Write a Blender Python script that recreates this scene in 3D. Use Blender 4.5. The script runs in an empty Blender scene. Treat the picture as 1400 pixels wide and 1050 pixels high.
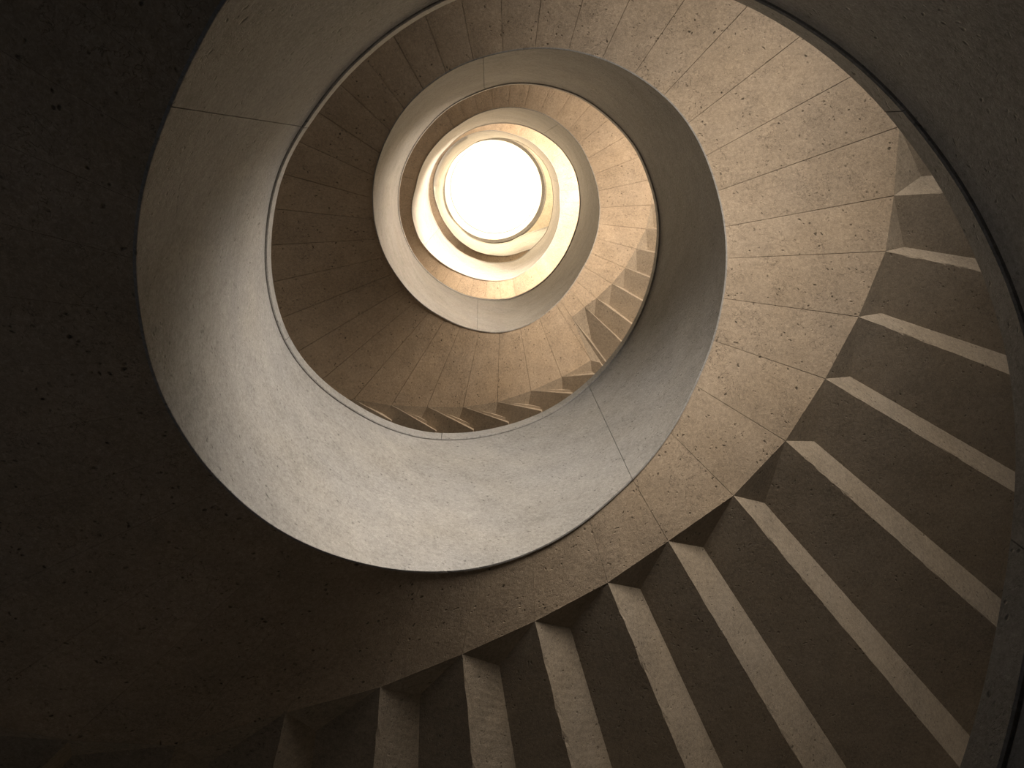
import bpy, math, random
from mathutils import Matrix, Vector

SC = bpy.context.scene
C = SC.collection
S = 1.5                     # the well is about 1.5 m in radius
R2D = math.pi / 180

# ------------------------------------------------------------------ camera, light, exposure
CAMX, CAMY = -0.1468 * S, -0.4946 * S
cam_d = bpy.data.cameras.new('camera')
cam = bpy.data.objects.new('camera', cam_d); C.objects.link(cam)
cam_d.sensor_width = 36; cam_d.lens = 1100 / 1400 * 36; cam_d.clip_start = 0.02; cam_d.clip_end = 200
right = Vector((0.99944263, 0.0, -0.0333831)); down = Vector((-0.00897469, 0.96318501, -0.26868958)); fwd = Vector((0.0321541, 0.26883942, 0.96264816))
cam.matrix_world = Matrix(((right.x, -down.x, -fwd.x, CAMX), (right.y, -down.y, -fwd.y, CAMY), (right.z, -down.z, -fwd.z, 0), (0, 0, 0, 1)))
SC.camera = cam
SC.view_settings.view_transform = 'Standard'; SC.view_settings.look = 'None'
SC.view_settings.exposure = 0.0; SC.view_settings.gamma = 1.0; SC.view_settings.use_curve_mapping = False
W = bpy.data.worlds.new('sky'); SC.world = W; W.use_nodes = True
W.node_tree.nodes['Background'].inputs[0].default_value = (0.75, 0.85, 1, 1)
W.node_tree.nodes['Background'].inputs[1].default_value = 1.0

def area(name, loc, target, sx, sy, power, col, shape='RECTANGLE', spread=180):
    d = bpy.data.lights.new(name, 'AREA'); d.shape = shape; d.size = sx; d.size_y = sy
    d.energy = power; d.color = col; d.spread = spread * R2D
    o = bpy.data.objects.new(name, d); C.objects.link(o); o.location = loc
    o.rotation_euler = (Vector(target) - Vector(loc)).to_track_quat('-Z', 'Y').to_euler()
    return o
ROOM_R = 3.5
WINDOWS = [  # angle, half width in degrees, bottom, top (in well radii), light power, light colour
    (64, 18, 2.3, 3.5, 235, (1.0, 0.89, 0.75)),
    (396, 18, 5.5, 6.7, 950, (1.0, 0.83, 0.64)),
    (756, 18, 9.5, 10.8, 3900, (1.0, 0.82, 0.62)),
    (1116, 18, 13.9, 15.6, 1300, (1.0, 0.78, 0.50)),
    (196, 10, -1.1, 0.4, 6, (0.92, 0.96, 1.0))]      # the last one is an added unseen opening, fill for the dark lower soffits
for k, (a, hw, z0, z1, pw, col) in enumerate(WINDOWS):
    zc = (z0 + z1) / 2 * S; rr = (ROOM_R + 0.12) * S; c, s = math.cos(a * R2D), -math.sin(a * R2D)
    area('window_or_fill_light', (c * rr, s * rr, zc), (0, 0, zc), 2 * hw * R2D * rr * 0.95, (z1 - z0) * S * 0.95, pw, col, spread=92 if k == 0 else 180)     # lowest beam narrowed by its spread alone, to darken the outer steps
area('skylight_daylight', (0.088 * S, 0.133 * S, 18.5 * S), (0.088 * S, 0.133 * S, 0), 1.9 * S, 1.9 * S, 450, (1.0, 0.74, 0.44), 'DISK', spread=110)

# ------------------------------------------------------------------ materials
def concrete(name, base, rough=0.85, pits=1.0, bump=0.35):
    m = bpy.data.materials.new(name); m.use_nodes = True
    nt = m.node_tree; N = nt.nodes; L = nt.links; bs = N['Principled BSDF']; bs.inputs['Roughness'].default_value = rough
    bs.inputs['Specular IOR Level'].default_value = 0.25
    tc = N.new('ShaderNodeTexCoord')
    def noise(scale, det, rgh=0.55):
        n = N.new('ShaderNodeTexNoise'); n.inputs['Scale'].default_value = scale; n.inputs['Detail'].default_value = det
        n.inputs['Roughness'].default_value = rgh; L.new(tc.outputs['Object'], n.inputs['Vector']); return n
    def rng(src, a, b, c, d):
        r = N.new('ShaderNodeMapRange'); r.inputs[1].default_value = a; r.inputs[2].default_value = b
        r.inputs[3].default_value = c; r.inputs[4].default_value = d; L.new(src, r.inputs[0]); return r.outputs[0]
    def math2(op, a, b):
        n = N.new('ShaderNodeMath'); n.operation = op; L.new(a, n.inputs[0])
        if isinstance(b, float): n.inputs[1].default_value = b
        else: L.new(b, n.inputs[1])
        return n.outputs[0]
    big = noise(0.9, 5); mid = noise(5, 6, 0.6); fine = noise(38, 6, 0.7); grit = noise(120, 3, 0.7)
    # elongated pits: voronoi cells masked by noise
    mp = N.new('ShaderNodeVectorMath'); mp.operation = 'ADD'; L.new(tc.outputs['Object'], mp.inputs[0])
    sc = N.new('ShaderNodeVectorMath'); sc.operation = 'SCALE'; L.new(noise(9, 2).outputs['Color'], sc.inputs[0]); sc.inputs['Scale'].default_value = 0.09
    L.new(sc.outputs[0], mp.inputs[1])
    vo = N.new('ShaderNodeTexVoronoi'); vo.inputs['Scale'].default_value = 26; L.new(mp.outputs[0], vo.inputs['Vector'])
    pit = rng(vo.outputs['Distance'], 0.12, 0.27, 1, 0)
    gate = rng(noise(11, 3).outputs[0], 0.52, 0.62, 0, 1)
    pit = math2('MULTIPLY', pit, gate)
    # thin fissures
    fi = N.new('ShaderNodeTexNoise'); fi.inputs['Scale'].default_value = 21; fi.inputs['Detail'].default_value = 3; L.new(mp.outputs[0], fi.inputs['Vector'])
    ab = math2('ABSOLUTE', math2('SUBTRACT', fi.outputs[0], 0.5), 0.0)
    fis = math2('MULTIPLY', rng(ab, 0.0, 0.014, 1, 0), rng(noise(5.1, 3).outputs[0], 0.47, 0.6, 0, 1))
    v = math2('ADD', rng(big.outputs[0], 0.3, 0.7, 0.86, 1.12), rng(mid.outputs[0], 0.3, 0.7, -0.10, 0.10))
    v = math2('ADD', v, rng(fine.outputs[0], 0.3, 0.7, -0.2, 0.2))
    v = math2('ADD', v, rng(grit.outputs[0], 0.3, 0.7, -0.13, 0.13))
    v = math2('SUBTRACT', v, math2('MULTIPLY', pit, 0.5 * pits))
    v = math2('SUBTRACT', v, math2('MULTIPLY', fis, 0.30 * pits))
    fb = N.new('ShaderNodeTexNoise'); fb.inputs['Scale'].default_value = 30; fb.inputs['Detail'].default_value = 2; fb.inputs['Distortion'].default_value = 1.6; L.new(tc.outputs['Object'], fb.inputs['Vector'])
    fa = math2('ABSOLUTE', math2('SUBTRACT', fb.outputs[0], 0.5), 0.0)
    v = math2('ADD', v, rng(fa, 0.0, 0.035, 0.19 * pits, -0.03))
    oi = N.new('ShaderNodeObjectInfo')
    v = math2('MULTIPLY', v, rng(oi.outputs['Random'], 0, 1, 0.97, 1.03))
    ramp = N.new('ShaderNodeMix'); ramp.data_type = 'RGBA'; L.new(noise(1.7, 4).outputs[0], ramp.inputs[0])
    ramp.inputs[6].default_value = (base[0] * 1.04, base[1], base[2] * 0.93, 1); ramp.inputs[7].default_value = (base[0] * 0.97, base[1], base[2] * 1.06, 1)
    mul = N.new('ShaderNodeVectorMath'); mul.operation = 'SCALE'; L.new(ramp.outputs[2], mul.inputs[0]); L.new(v, mul.inputs['Scale'])
    L.new(mul.outputs[0], bs.inputs['Base Color'])
    hgt = math2('SUBTRACT', math2('MULTIPLY', fine.outputs[0], 0.35), math2('MULTIPLY', pit, 0.6))
    hgt = math2('ADD', hgt, math2('MULTIPLY', mid.outputs[0], 0.5))
    hgt = math2('SUBTRACT', hgt, math2('MULTIPLY', fis, 0.35))
    hgt = math2('ADD', hgt, math2('MULTIPLY', grit.outputs[0], 0.12))
    bp = N.new('ShaderNodeBump'); bp.inputs['Strength'].default_value = bump; bp.inputs['Distance'].default_value = 0.02
    L.new(hgt, bp.inputs['Height']); L.new(bp.outputs[0], bs.inputs['Normal'])
    return m
M_SOFFIT = concrete('limestone_concrete_soffit', (0.335, 0.268, 0.20), pits=1.35, bump=0.5)
M_PARAPET = concrete('limestone_concrete_parapet', (0.262, 0.255, 0.247), pits=0.9)
M_STEP = concrete('limestone_concrete_step', (0.272, 0.228, 0.178), pits=0.9)
M_WALL = concrete('cast_concrete_wall', (0.25, 0.225, 0.19))
M_CEIL = concrete('slab_painted_as_lit', (0.72, 0.64, 0.52), pits=0.4)  # slab colour paled to stand in for bright light on it
M_FLOOR = concrete('stone_floor', (0.15, 0.14, 0.125))
def plain(name, col, emit=0.0, rough=0.5, metal=0.0):
    m = bpy.data.materials.new(name); m.use_nodes = True; b = m.node_tree.nodes['Principled BSDF']
    b.inputs['Base Color'].default_value = (*col, 1); b.inputs['Roughness'].default_value = rough; b.inputs['Metallic'].default_value = metal
    if emit: b.inputs['Emission Color'].default_value = (*col, 1); b.inputs['Emission Strength'].default_value = emit
    return m
M_SKY = plain('bright_skylight_glazing', (1.0, 0.985, 0.95), emit=1.6)
M_FRAME = plain('dark_bronze_window_frame', (0.06, 0.05, 0.04), rough=0.4, metal=0.6)

# ------------------------------------------------------------------ the helix (units of the well radius; angles in degrees, counter-clockwise as one looks up)
G0, GS = -160.0, 6.0
R1=[1.0, 1.0, 1.0, 1.0, 1.0, 1.0, 1.0, 1.0, 1.0, 1.0, 1.0, 1.0, 1.0, 1.0, 1.0, 1.0, 1.0, 1.0, 1.0, 1.0, 1.0, 1.0, 1.0, 1.0, 1.0, 1.0, 1.0, 1.0, 1.0, 1.0, 1.0, 1.0, 1.0, 1.0, 1.0, 1.0, 1.0, 0.999, 0.996, 0.994, 0.991, 0.988, 0.986, 0.983, 0.981, 0.978, 0.975, 0.973, 0.972, 0.967, 0.965, 0.968, 0.975, 0.982, 0.989, 0.995, 1.003, 1.013, 1.021, 1.027, 1.034, 1.039, 1.045, 1.049, 1.05, 1.049, 1.047, 1.045, 1.042, 1.038, 1.032, 1.022, 1.009, 0.995, 0.979, 0.962, 0.95, 0.943, 0.938, 0.934, 0.931, 0.93, 0.934, 0.944, 0.955, 0.968, 0.983, 0.999, 1.014, 1.029, 1.044, 1.061, 1.079, 1.094, 1.102, 1.104, 1.104, 1.102, 1.097, 1.091, 1.082, 1.071, 1.06, 1.051, 1.044, 1.035, 1.025, 1.015, 1.003, 0.989, 0.975, 0.963, 0.952, 0.94, 0.926, 0.913, 0.903, 0.893, 0.885, 0.877, 0.869, 0.864, 0.863, 0.863, 0.864, 0.866, 0.869, 0.877, 0.887, 0.897, 0.908, 0.92, 0.925, 0.924, 0.922, 0.915, 0.906, 0.899, 0.894, 0.89, 0.887, 0.888, 0.897, 0.908, 0.92, 0.933, 0.944, 0.955, 0.965, 0.974, 0.983, 0.992, 1.006, 1.02, 1.029, 1.036, 1.041, 1.044, 1.042, 1.035, 1.028, 1.018, 1.005, 0.992, 0.979, 0.965, 0.954, 0.952, 0.951, 0.951, 0.954, 0.959, 0.964, 0.969, 0.976, 0.984, 1.008, 1.035, 1.058, 1.07, 1.084, 1.096, 1.098, 1.097, 1.096, 1.097, 1.099, 1.101, 1.109, 1.12, 1.131, 1.143, 1.155, 1.164, 1.163, 1.146, 1.13, 1.113, 1.097, 1.08, 1.064, 1.047, 1.031, 1.014, 0.998, 0.981, 0.965, 0.967, 0.969, 0.97, 0.969, 0.965, 0.959, 0.951, 0.944, 0.937, 0.929, 0.92, 0.912, 0.908, 0.913, 0.918, 0.924, 0.929, 0.934, 0.939, 0.944, 0.949, 0.955, 0.96, 0.965, 0.97, 0.975, 0.981, 0.986, 0.991, 0.991, 0.989, 0.986, 0.983, 0.984, 0.993, 1.002, 1.01, 1.025, 1.045, 1.064, 1.081, 1.104, 1.127, 1.146, 1.165, 1.185, 1.208, 1.231, 1.247, 1.258, 1.267, 1.269, 1.269, 1.259, 1.239, 1.221, 1.216, 1.216, 1.216]
R2=[1.0, 1.0, 1.0, 1.0, 1.0, 1.0, 1.0, 1.0, 1.0, 1.0, 1.0, 1.0, 1.0, 1.0, 1.0, 1.0, 1.0, 1.0, 1.0, 1.015, 1.008, 0.997, 0.989, 0.986, 0.989, 0.994, 1.0, 1.005, 1.007, 1.007, 1.007, 1.009, 1.01, 1.013, 1.015, 1.016, 1.017, 1.017, 1.016, 1.009, 1.003, 0.997, 0.991, 0.984, 0.982, 0.978, 0.974, 0.971, 0.971, 0.973, 0.978, 0.989, 1.0, 1.008, 1.015, 1.024, 1.035, 1.045, 1.055, 1.063, 1.065, 1.061, 1.053, 1.043, 1.036, 1.031, 1.025, 1.017, 1.004, 0.99, 0.977, 0.965, 0.957, 0.95, 0.944, 0.938, 0.932, 0.928, 0.926, 0.926, 0.929, 0.933, 0.939, 0.946, 0.956, 0.967, 0.98, 0.995, 1.008, 1.019, 1.028, 1.039, 1.05, 1.053, 1.054, 1.056, 1.059, 1.059, 1.053, 1.047, 1.04, 1.033, 1.021, 1.006, 0.993, 0.984, 0.975, 0.964, 0.953, 0.945, 0.938, 0.933, 0.93, 0.927, 0.923, 0.919, 0.916, 0.913, 0.91, 0.908, 0.907, 0.907, 0.907, 0.908, 0.91, 0.913, 0.916, 0.923, 0.93, 0.937, 0.942, 0.95, 0.959, 0.967, 0.966, 0.964, 0.962, 0.96, 0.956, 0.952, 0.949, 0.949, 0.95, 0.953, 0.962, 0.971, 0.98, 0.988, 0.996, 1.004, 1.011, 1.012, 1.01, 1.008, 0.999, 0.99, 0.983, 0.976, 0.969, 0.961, 0.953, 0.946, 0.94, 0.935, 0.933, 0.931, 0.929, 0.925, 0.921, 0.919, 0.926, 0.935, 0.942, 0.948, 0.955, 0.961, 0.967, 0.972, 0.977, 0.983, 0.99, 0.995, 1.007, 1.022, 1.037, 1.05, 1.07, 1.09, 1.106, 1.123, 1.145, 1.167, 1.181, 1.197, 1.212, 1.213, 1.195, 1.176, 1.165, 1.16, 1.154, 1.136, 1.113, 1.092, 1.074, 1.057, 1.042, 1.03, 1.02, 1.011, 1.002, 0.989, 0.973, 0.957, 0.945, 0.933, 0.922, 0.911, 0.896, 0.881, 0.872, 0.862, 0.851, 0.842, 0.84, 0.834, 0.829, 0.824, 0.825, 0.833, 0.842, 0.851, 0.856, 0.868, 0.881, 0.893, 0.905, 0.921, 0.936, 0.948, 0.962, 0.976, 0.985, 0.991, 0.997, 1.003, 1.024, 1.049, 1.073, 1.086, 1.101, 1.117, 1.129, 1.139, 1.15, 1.154, 1.142, 1.127, 1.115, 1.101, 1.087, 1.074, 1.062, 1.05, 1.043, 1.043]

def cr(tab, a):
    x = (a - G0) / GS; n = len(tab); x = min(max(x, 0.0), n - 1.0001); i = int(x); t = x - i
    p0, p1, p2, p3 = tab[max(i - 1, 0)], tab[i], tab[min(i + 1, n - 1)], tab[min(i + 2, n - 1)]
    return 0.5 * (2 * p1 + (p2 - p0) * t + (2 * p0 - 5 * p1 + 4 * p2 - p3) * t * t + (3 * p1 - p0 - 3 * p2 + p3) * t ** 3)
def base_h(t): return 0.46902146 + 2.96344713 * t + 0.35949221 * t * t
def h_low(a):                       # lower edge of the parapet, and the soffit
    t = a / 360; t0 = 1000 / 360
    return base_h(t) if t < t0 else base_h(t0) + (t - t0) * 3.3
def h_top(a):                       # upper edge of the parapet
    t = a / 360; t0 = 1000 / 360; f = lambda u: base_h(u) + 1.18926691 + 0.38488199 * u
    return f(t) if t < t0 else f(t0) + (t - t0) * 2.6
def tuck(a): return 0.0 if a < 1372 else ((a - 1372) / 40) ** 2 * 0.5
def r_low(a): return cr(R1, a) + tuck(a)
def r_top(a): return cr(R2, a) + tuck(a)
def pt(r, a, h): return (r * math.cos(a * R2D) * S, -r * math.sin(a * R2D) * S, h * S)

def mesh_obj(name, verts, faces, mat, parent=None, smooth=False):
    me = bpy.data.meshes.new(name); me.from_pydata(verts, [], faces); me.validate(); me.materials.append(mat)
    if smooth: me.polygons.foreach_set('use_smooth', [True] * len(me.polygons))
    me.update()
    o = bpy.data.objects.new(name, me); C.objects.link(o)
    if parent: o.parent = parent
    return o
def recalc(o):
    import bmesh
    bm = bmesh.new(); bm.from_mesh(o.data); bmesh.ops.remove_doubles(bm, verts=bm.verts, dist=1e-5)
    bmesh.ops.recalc_face_normals(bm, faces=bm.faces); bm.to_mesh(o.data); bm.free()
def smooth(o):
    o.data.polygons.foreach_set('use_smooth', [True] * len(o.data.polygons))
    o.data.set_sharp_from_angle(angle=0.45)
def thing(name, label, cat, group=None):
    o = bpy.data.objects.new(name, None); o.empty_display_size = 0.2; C.objects.link(o)
    o['label'] = label; o['category'] = cat
    if group: o['group'] = group
    return o

# ------------------------------------------------------------------ setting: floor, outer wall with window openings, roof slab with its round skylight
ZF, ZR, ZT = -1.1, 17.05, 18.6
def ring_solid(name, inner, outer, z0, z1, mat, n=96, kind='structure'):
    v, f = [], []
    for k in range(n):
        a = 360 * k / n
        xi, yi, ri = inner; x, y = ri * math.cos(a * R2D), -ri * math.sin(a * R2D)
        xo, yo, ro = outer; X, Y = ro * math.cos(a * R2D), -ro * math.sin(a * R2D)
        for (px, py, pz) in ((xi + x, yi + y, z0), (xo + X, yo + Y, z0), (xo + X, yo + Y, z1), (xi + x, yi + y, z1)): v.append((px * S, py * S, pz * S))
    for k in range(n):
        b, c = 4 * k, 4 * ((k + 1) % n)
        for j in range(4): f.append((b + j, b + (j + 1) % 4, c + (j + 1) % 4, c + j))
    o = mesh_obj(name, v, f, mat); recalc(o)
    if kind: o['kind'] = kind
    return o
v = [pt(ROOM_R + 0.3, 360 * k / 72, ZF) for k in range(72)] + [pt(ROOM_R + 0.3, 360 * k / 72, ZF - 0.2) for k in range(72)]
o = mesh_obj('floor', v, [tuple(range(72)), tuple(range(143, 71, -1))] + [(k, (k + 1) % 72, 72 + (k + 1) % 72, 72 + k) for k in range(72)], M_FLOOR); recalc(o); o['kind'] = 'structure'

def build_wall():
    DA = 4.0; n = 90
    zs = sorted({ZF - 0.2, ZR + 0.3} | {w[2] for w in WINDOWS} | {w[3] for w in WINDOWS})
    def opened(j, i):
        am, zm = (j + 0.5) * DA, (zs[i] + zs[i + 1]) / 2
        for (a, hw, z0, z1, _, _) in WINDOWS:
            d = (am - a + 180) % 360 - 180
            if abs(d) < hw and z0 < zm < z1: return True
        return False
    v, f = [], []
    idx = lambda j, i, s: ((j % n) * len(zs) + i) * 2 + s
    for j in range(n):
        for z in zs: v += [pt(ROOM_R, j * DA, z), pt(ROOM_R + 0.25, j * DA, z)]
    for j in range(n):
        for i in range(len(zs) - 1):
            if opened(j, i): continue
            f += [(idx(j, i, 0), idx(j + 1, i, 0), idx(j + 1, i + 1, 0), idx(j, i + 1, 0)), (idx(j, i, 1), idx(j, i + 1, 1), idx(j + 1, i + 1, 1), idx(j + 1, i, 1))]
            if opened((j + 1) % n, i): f.append((idx(j + 1, i, 0), idx(j + 1, i, 1), idx(j + 1, i + 1, 1), idx(j + 1, i + 1, 0)))
            if opened((j - 1) % n, i): f.append((idx(j, i, 0), idx(j, i + 1, 0), idx(j, i + 1, 1), idx(j, i, 1)))
            if i == 0 or opened(j, i - 1): f.append((idx(j, i, 0), idx(j, i, 1), idx(j + 1, i, 1), idx(j + 1, i, 0)))
            if i == len(zs) - 2 or opened(j, i + 1): f.append((idx(j, i + 1, 0), idx(j + 1, i + 1, 0), idx(j + 1, i + 1, 1), idx(j, i + 1, 1)))
    o = mesh_obj('wall_outer', v, f, M_WALL); recalc(o); o['kind'] = 'structure'
build_wall()
for k, (a, hw, z0, z1, _, _) in enumerate(WINDOWS):     # slim bronze frames in the openings
    v, f = [], []
    def bar(a0, a1, y0, y1):
        b = len(v)
        for (r_, aa, zz) in [(r_, aa, zz) for zz in (y0, y1) for aa in (a0, a1) for r_ in (ROOM_R + 0.03, ROOM_R + 0.08)]: v.append(pt(r_, aa, zz))
        f.extend([tuple(b + q for q in t) for t in ((0, 1, 3, 2), (4, 6, 7, 5), (0, 4, 5, 1), (2, 3, 7, 6), (0, 2, 6, 4), (1, 5, 7, 3))])
    e0, e1 = a - 18, a + 18
    e0 = math.ceil((a - hw) / 4 - 0.5) * 4; e1 = math.floor((a + hw) / 4 + 0.5) * 4
    for q in range(5):
        c0 = e0 + (e1 - e0) * q / 4; bar(c0 - 0.35, c0 + 0.35, z0, z1)
    for q in range(4):
        c0, c1 = e0 + (e1 - e0) * q / 4, e0 + (e1 - e0) * (q + 1) / 4
        bar(c0, c1, z0, z0 + 0.04); bar(c0, c1, z1 - 0.04, z1)
    o = mesh_obj('window_%d' % (k + 2) if z0 > 0 else 'fill_opening_1', v, f, M_FRAME); recalc(o); o['kind'] = 'structure'  # the opening below zero is added, only to let fill light in
SKY = (0.088, 0.133); CURB = (0.038, 0.123)
ring_solid('ceiling', (*CURB, 1.06), (0, 0, ROOM_R + 0.25), ZR, ZR + 0.15, M_CEIL)
# curb between the slab and the glazing, leaning a little inward
v, f = [], []
n = 96
for k in range(n):
    a = 360 * k / n; c, s = math.cos(a * R2D), -math.sin(a * R2D)
    for (cx, cy, r_, z) in ((*CURB, 1.0, ZR), (*CURB, 1.06, ZR - 0.03), (*CURB, 1.3, ZR + 0.16), (*SKY, 1.15, ZT), (*SKY, 0.985, ZT)):
        v.append(((cx + r_ * c) * S, (cy + r_ * s) * S, z * S))
for k in range(n):
    b, c = 5 * k, 5 * ((k + 1) % n)
    for j in range(5): f.append((b + j, b + (j + 1) % 5, c + (j + 1) % 5, c + j))
o = mesh_obj('trim_1', v, f, M_PARAPET, smooth=False); recalc(o); o['kind'] = 'structure'
v = [((SKY[0] + 1.1 * math.cos(2 * math.pi * k / n)) * S, (SKY[1] + 1.1 * math.sin(2 * math.pi * k / n)) * S, (ZT + z) * S) for z in (0.0, 0.05) for k in range(n)]
o = mesh_obj('window_1', v, [tuple(range(n)), tuple(range(2 * n - 1, n - 1, -1))] + [(k, (k + 1) % n, n + (k + 1) % n, n + k) for k in range(n)], M_SKY); recalc(o); o['kind'] = 'structure'
o['label'] = 'round white skylight glowing at the top of the stairwell'

# ------------------------------------------------------------------ steps: every unit is a sawtooth step with its own soffit panel
RO = 3.46
# measured units: start angle, soffit radius there, kink of the nosing (angle, radius), inner end of the recess (angle, radius), upper edge kink, outer end angles
def xline(p, q, R):                 # where the straight line p-q (polar) meets radius R, as an angle
    x0, y0 = p[1] * math.cos(p[0] * R2D), p[1] * math.sin(p[0] * R2D); x1, y1 = q[1] * math.cos(q[0] * R2D), q[1] * math.sin(q[0] * R2D)
    dx, dy = x1 - x0, y1 - y0; A = dx * dx + dy * dy; B = x0 * dx + y0 * dy; Cc = x0 * x0 + y0 * y0 - R * R
    t = (-B + math.sqrt(B * B - A * Cc)) / A
    a = math.degrees(math.atan2(y0 + t * dy, x0 + t * dx)); return a + 360 * round((q[0] - a) / 360)
UNITS = []                          # dicts with P, Q, L, K, U
def unit(P, K, Q=None, L=None, U=None, QU=None):
    UNITS.append(dict(P=P, K=K, Q=Q, L=L, U=U, QU=QU))
def generic(a, rs): unit((a, rs), (a + 1.6, rs + 0.12), L=a + 1.0, U=a + 3.2)
a = 230.5 - 8.3 * 45
while a < 225:
    generic(a, 2.5 if a < 205 else 2.5 - (a - 205) / 25 * 0.45); a += 8.3
for (P, Q, K, U) in [
    ((230.5, 2.03), None, (234.7, 2.1), None), ((238.8, 1.75), None, (243.6, 1.85), None), ((248.9, 1.57), None, (255.0, 1.64), None),
    ((259.8, 1.42), (263.6, 1.95), (266.2, 1.54), (269.1, 2.05)), ((271.9, 1.33), (275.8, 2.07), (278.1, 1.47), (280.7, 2.22)),
    ((286.3, 1.29), (288.9, 2.32), (291.5, 1.45), (292.8, 2.52)), ((300.0, 1.29), (300.3, 2.70), (304.6, 1.49), (303.9, 2.90)),
    ((314.9, 1.37), (312.1, 3.33), (317.4, 1.58), (314.5, 3.33)), ((328.4, 1.45), (323.7, 2.94), (330.4, 1.64), (326.0, 2.97)),
    ((341.0, 1.53), (336.2, 2.65), (342.2, 1.70), (337.9, 2.70)), ((352.1, 1.64), (348.0, 2.43), (352.7, 1.80), (349.8, 2.45)),
    ((362.3, 1.77), (359.4, 2.23), (362.5, 1.90), (360.7, 2.25))]:
    if Q: unit(P, K, L=xline(P, Q, RO), U=xline(K, U, RO))
    else: unit(P, K, L=P[0] + 8, U=P[0] + 12.5)
unit((370.2, 1.845), (371.8, 2.03), L=367.0, U=368.6)
for k in range(1, 24):
    a = 370.2 + 218.2 * k / 24
    rs = min(1.845 + 0.0125 * (a - 370.2) + 0.0006 * max(0, a - 390) ** 2, 2.5, 1.84 + 0.026 * (588.4 - a))
    unit((a, rs), (a + 1.0, rs + 0.1), L=a - 2 * max(0, 1 - k / 4), U=a + 1.6 - 1.5 * max(0, 1 - k / 4))
for (P, Q, K) in [((588.4, 1.84), (599.4, 1.81), (597.0, 1.83)), ((597.5, 1.73), (611.4, 1.78), (606.5, 1.775)), ((606.9, 1.64), (621.4, 1.74), (617.0, 1.72)),
    ((617.4, 1.59), (631.4, 1.70), (627.5, 1.69)), ((628.2, 1.55), (641.6, 1.67), (637.9, 1.65)), ((639.6, 1.51), (652.1, 1.64), (649.6, 1.635)),
    ((651.0, 1.50), (661.0, 1.61), (660.6, 1.62)), ((662.5, 1.52), (664.6, 1.58), (665.0, 1.58)), ((665.7, 1.09), (666.2, 1.53), (666.6, 1.40)),
    ((673.4, 1.11), (674.3, 1.52), (673.9, 1.25)), ((679.9, 1.15), (680.9, 1.55), (680.9, 1.31)), ((689.0, 1.21), (689.3, 1.54), (689.6, 1.35)),
    ((697.4, 1.27), (697.5, 1.52), (697.8, 1.41)), ((706.0, 1.33), (706.1, 1.51), (706.4, 1.46)), ((714.0, 1.40), (714.2, 1.50), (714.5, 1.50)),
    ((722.9, 1.46), (723.2, 1.56), (723.4, 1.55))]:
    unit(P, K, Q=Q, L=Q[0] + 0.2, U=Q[0] + 1.0, QU=(Q[0] + 0.3, Q[1] + (0.03 if P[0] < 661 else 0.01)))
a = 731.9
while a < 1380:
    generic(a, min(1.5 + max(0, a - 735) * 0.022, 2.1)); a += 9.0
NU = len(UNITS)
random.seed(7)
for i, u in enumerate(UNITS):
    u['h'] = h_low(u['P'][0])
def resample(p0, p1, n, jit):       # polar -> plan points along a straight plan line, slightly chipped
    x0, y0 = p0[1] * math.cos(p0[0] * R2D), -p0[1] * math.sin(p0[0] * R2D); x1, y1 = p1[1] * math.cos(p1[0] * R2D), -p1[1] * math.sin(p1[0] * R2D)
    out = []
    L_ = math.hypot(x1 - x0, y1 - y0); nx, ny = -(y1 - y0) / L_, (x1 - x0) / L_
    for k in range(n + 1):
        t = k / n; j = 0
        if 2 < k < n and jit:
            j = random.gauss(0, 0.0012) + (random.uniform(0.002, 0.006) if random.random() < 0.2 else 0)
        out.append((x0 + (x1 - x0) * t + nx * j, y0 + (y1 - y0) * t + ny * j))
    return out
for u in UNITS:
    near = 225 < u['P'][0] < 372
    n = 44 if near else 2
    low = [u['P']] + ([u['Q']] if u['Q'] else []) + [(u['L'], RO)]
    up = [u['K']] + ([u['QU']] if u['QU'] else []) + [(u['U'], RO)]
    u['low'] = []; u['up'] = []; u['mid'] = []
    for A_, B_ in zip(low[:-1], low[1:]): u['low'] += resample(A_, B_, n, near)[(1 if u['low'] else 0):]; u['mid'] += resample(A_, B_, n, False)[(1 if u['mid'] else 0):]
    for A_, B_ in zip(up[:-1], up[1:]): u['up'] += resample(A_, B_, n, False)[(1 if u['up'] else 0):]

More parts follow.
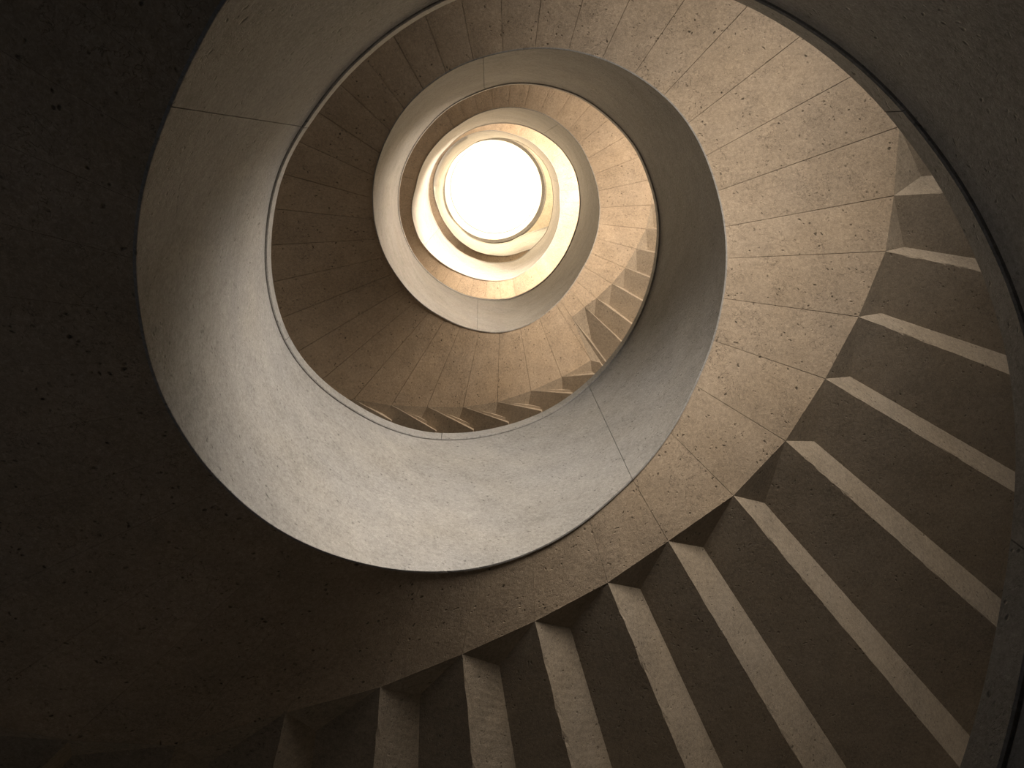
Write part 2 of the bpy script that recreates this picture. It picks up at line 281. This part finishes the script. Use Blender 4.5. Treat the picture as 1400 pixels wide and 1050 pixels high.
CUT_I = ()
flights = [(-999, 'dark lowest turn of the spiral stair with smooth shadowed underside at left and bottom'),
           (286, 'lit second turn of the spiral stair with deep sawtooth steps along the lower right'),
           (639, 'third turn of the spiral stair with small bright sawtooth steps'),
           (1000, 'topmost narrow golden turn of the spiral stair just under the skylight')]
FL = [thing('stair_flight', lab, 'staircase', 'turns of the spiral stair') for _, lab in flights]
def flight_of(a):
    k = 0
    for j, (a0, _) in enumerate(flights):
        if a >= a0: k = j
    return FL[k]
for i in range(NU - 1):
    u, w = UNITS[i], UNITS[i + 1]; par = flight_of(u['P'][0])
    a0, a1 = u['P'][0], w['P'][0]; h0, h1 = u['h'], w['h']; TH = 0.13
    X3 = lambda p, z: (p[0] * S, p[1] * S, z * S)
    low = [X3(p, h0) for p in u['low']]; up = [X3(p, h1) for p in u['up']]; nxt = [X3(p, h1) for p in w['low']]
    V, F = [], []
    def add(points, flat=None):
        b = len(V); V.extend(points); F.append(tuple(range(b, b + len(points))))
    cl = [X3(p, h0) for p in u['mid']]
    mid = [tuple(c[j] * 0.9 + t_[j] * 0.1 for j in range(3)) for c, t_ in zip(cl, up)]; mid[0] = low[0]
    for k in range(len(low) - 1):
        add([low[k], low[k + 1], mid[k + 1], mid[k]] if k else [low[0], low[1], mid[1]]); add([mid[k], mid[k + 1], up[k + 1], up[k]])          # the leaning back of the riser, seen as a lit strip
    add([low[0], up[0], nxt[0]])                                                         # small inner facet of the recess
    m_ = max(len(up), len(nxt))
    def samp(pl, t):
        x = t * (len(pl) - 1); k = min(int(x), len(pl) - 2); q = x - k
        return tuple(pl[k][c] * (1 - q) + pl[k + 1][c] * q for c in range(3))
    if len(up) == len(nxt):
        for k in range(len(up) - 1): add([up[k], up[k + 1], nxt[k + 1], nxt[k]])       # flat underside of the tread
    else: add(up + nxt[::-1])
    zt = h1 + TH; ztl = h0 + 0.03
    ri0, ri1 = r_low(a0) + 0.03, r_low(a1) + 0.03
    A0, A1 = pt(ri0, a0, h0 + 0.03), pt(ri1, a1, h1 + 0.03)
    P0b, P1b = (low[0][0], low[0][1], (h0 + 0.03) * S), (nxt[0][0], nxt[0][1], (h1 + 0.03) * S)
    add([A0, P0b, P1b, A1]); add([P0b, low[0], nxt[0], P1b])
    T = lambda p: (p[0], p[1], zt * S)
    add([T(A0)] + [T(p) for p in low] + [T(p) for p in nxt[::-1]] + [T(A1)])              # tread
    add([A0, P0b, T(P0b), T(A0)]); add([P0b] + low + [T(p) for p in low[::-1]])          # riser
    add([A1, P1b, T(P1b), T(A1)]); add([P1b] + nxt + [T(p) for p in nxt[::-1]])
    add([A0, A1, T(A1), T(A0)]); add([low[-1], up[-1], nxt[-1], T(nxt[-1]), T(low[-1])])
    st = mesh_obj('step', V, F, M_STEP, par); recalc(st)
    # soffit panel: thin helical slab from the well edge out to the sawtooth
    random.seed(1000 + i)
    dz = random.uniform(-0.0012, 0.0012) * (0.25 if a1 < 287 else 1); g = 0.05 if a1 > 287 else 0.012
    if i in CUT_I: g = 0.09
    V, F = [], []; na, nr = 6, 3
    for s_ in range(2):
        for x in range(na + 1):
            t = x / na; aa = a0 + g + (a1 - a0 - 2 * g) * t; tt = (aa - a0) / (a1 - a0)
            o0 = (low[0][0] * (1 - tt) + nxt[0][0] * tt, low[0][1] * (1 - tt) + nxt[0][1] * tt)
            ii = pt(r_low(aa) + 0.008, aa, 0)
            zh = h_low(aa) + 0.006 + dz + s_ * 0.03
            if x in (0, na) and s_ == 0: zh += 0.002 if a1 > 287 else 0.0004                                     # eased joint edge
            for y in range(nr + 1):
                q = y / nr; zz = zh * (1 - q) + (h0 * (1 - tt) + h1 * tt + dz * 0.3 + s_ * 0.029 + 0.0005) * q
                V.append((ii[0] * (1 - q) + o0[0] * q, ii[1] * (1 - q) + o0[1] * q, zz * S))
    N1 = (na + 1) * (nr + 1); id_ = lambda s_, x, y: s_ * N1 + x * (nr + 1) + y
    for x in range(na):
        for y in range(nr):
            F.append((id_(0, x, y), id_(0, x, y + 1), id_(0, x + 1, y + 1), id_(0, x + 1, y))); F.append((id_(1, x, y), id_(1, x + 1, y), id_(1, x + 1, y + 1), id_(1, x, y + 1)))
        F.append((id_(0, x, 0), id_(0, x + 1, 0), id_(1, x + 1, 0), id_(1, x, 0))); F.append((id_(0, x, nr), id_(1, x, nr), id_(1, x + 1, nr), id_(0, x + 1, nr)))
    for y in range(nr):
        F.append((id_(0, 0, y), id_(1, 0, y), id_(1, 0, y + 1), id_(0, 0, y + 1))); F.append((id_(0, na, y), id_(0, na, y + 1), id_(1, na, y + 1), id_(1, na, y)))
    sp = mesh_obj('soffit_panel', V, F, M_SOFFIT, st); recalc(sp); smooth(sp)

# ------------------------------------------------------------------ parapet: cast panels with a coping, wound round the open well
CUTS = [(-160, 142, 'dark shadowed parapet of the nearest turn, curving down the right side of the picture'),
        (142, 458, 'wide pale grey parapet ribbon of the second turn, the largest ring round the well'),
        (458, 774, 'cream parapet ribbon of the third turn, the ring inside the wide grey one'),
        (774, 1090, 'narrow golden parapet ribbon of the fourth turn, second ring out from the skylight'),
        (1090, 1424, 'innermost thin parapet ribbon curling round the bright skylight')]
def sweep(name, a0, a1, section, mat, parent, step=2.0):
    n = max(2, int(round((a1 - a0) / step))); V, F = [], []; sec0 = section(a0); m = len(sec0)
    for k in range(n + 1):
        a = a0 + (a1 - a0) * k / n
        V += [pt(r, a, h) for r, h in section(a)]
    for k in range(n):
        for j in range(m):
            F.append((k * m + j, k * m + (j + 1) % m, (k + 1) * m + (j + 1) % m, (k + 1) * m + j))
    F.append(tuple(range(m))); F.append(tuple(range(n * m + m - 1, n * m - 1, -1)))
    o = mesh_obj(name, V, F, mat, parent); recalc(o)
    smooth(o)
    return o
TP, CH, GR = 0.11, 0.105, 0.007
def face(a, z):                    # point of the inner face at height z between the two edges
    z0, z1 = h_low(a), h_top(a); t = (z - z0) / (z1 - z0)
    return r_low(a) * (1 - t) + r_top(a) * t
def panel_sec(a):
    z0, z1 = h_low(a), h_top(a) - CH - GR; rl = face(a, z0); ru = face(a, z1)
    mids = [(face(a, z0 + (z1 - z0) * q), z0 + (z1 - z0) * q) for q in (0.33, 0.66)]
    return [(rl + 0.001, z0 - 0.001), (rl, z0 + 0.001)] + mids + [(ru, z1 - 0.004), (ru + 0.006, z1), (ru + TP, z1), (rl + TP, z0 + 0.04), (rl + 0.010, z0 + 0.012), (rl + 0.008, z0 - 0.001)]
def cope_sec(a):
    z1 = h_top(a); z0 = z1 - CH; rl = face(a, z0) - 0.006; ru = face(a, z1) - 0.001
    return [(rl + 0.004, z0), (rl, z0 + 0.006), (ru, z1 - 0.008), (ru + 0.008, z1), (ru + TP + 0.01, z1), (rl + TP + 0.015, z0)]
def core_sec(a):
    z0 = h_top(a) - CH - GR - 0.004; z1 = h_top(a) - CH + 0.004; r = face(a, z0)
    return [(r + 0.009, z0), (r + 0.009, z1), (r + TP - 0.01, z1), (r + TP - 0.01, z0)]
for (c0, c1, lab) in CUTS:
    par = thing('parapet', lab, 'parapet', 'turns of the parapet')
    mid = (c0 + c1) / 2
    if c0 < 0: mid = -16
    for (p0, p1) in ((c0, mid), (mid, c1)):
        g = 0.07
        pn = sweep('parapet_panel', p0 + g, p1 - g, panel_sec, M_PARAPET, par)
        sweep('joint_bed', p0, p1, core_sec, M_WALL, pn)
        nc = 3 if p1 - p0 > 100 else 2
        for q in range(nc): sweep('coping', p0 + (p1 - p0) * q / nc + g, p0 + (p1 - p0) * (q + 1) / nc - g, cope_sec, M_PARAPET, par)
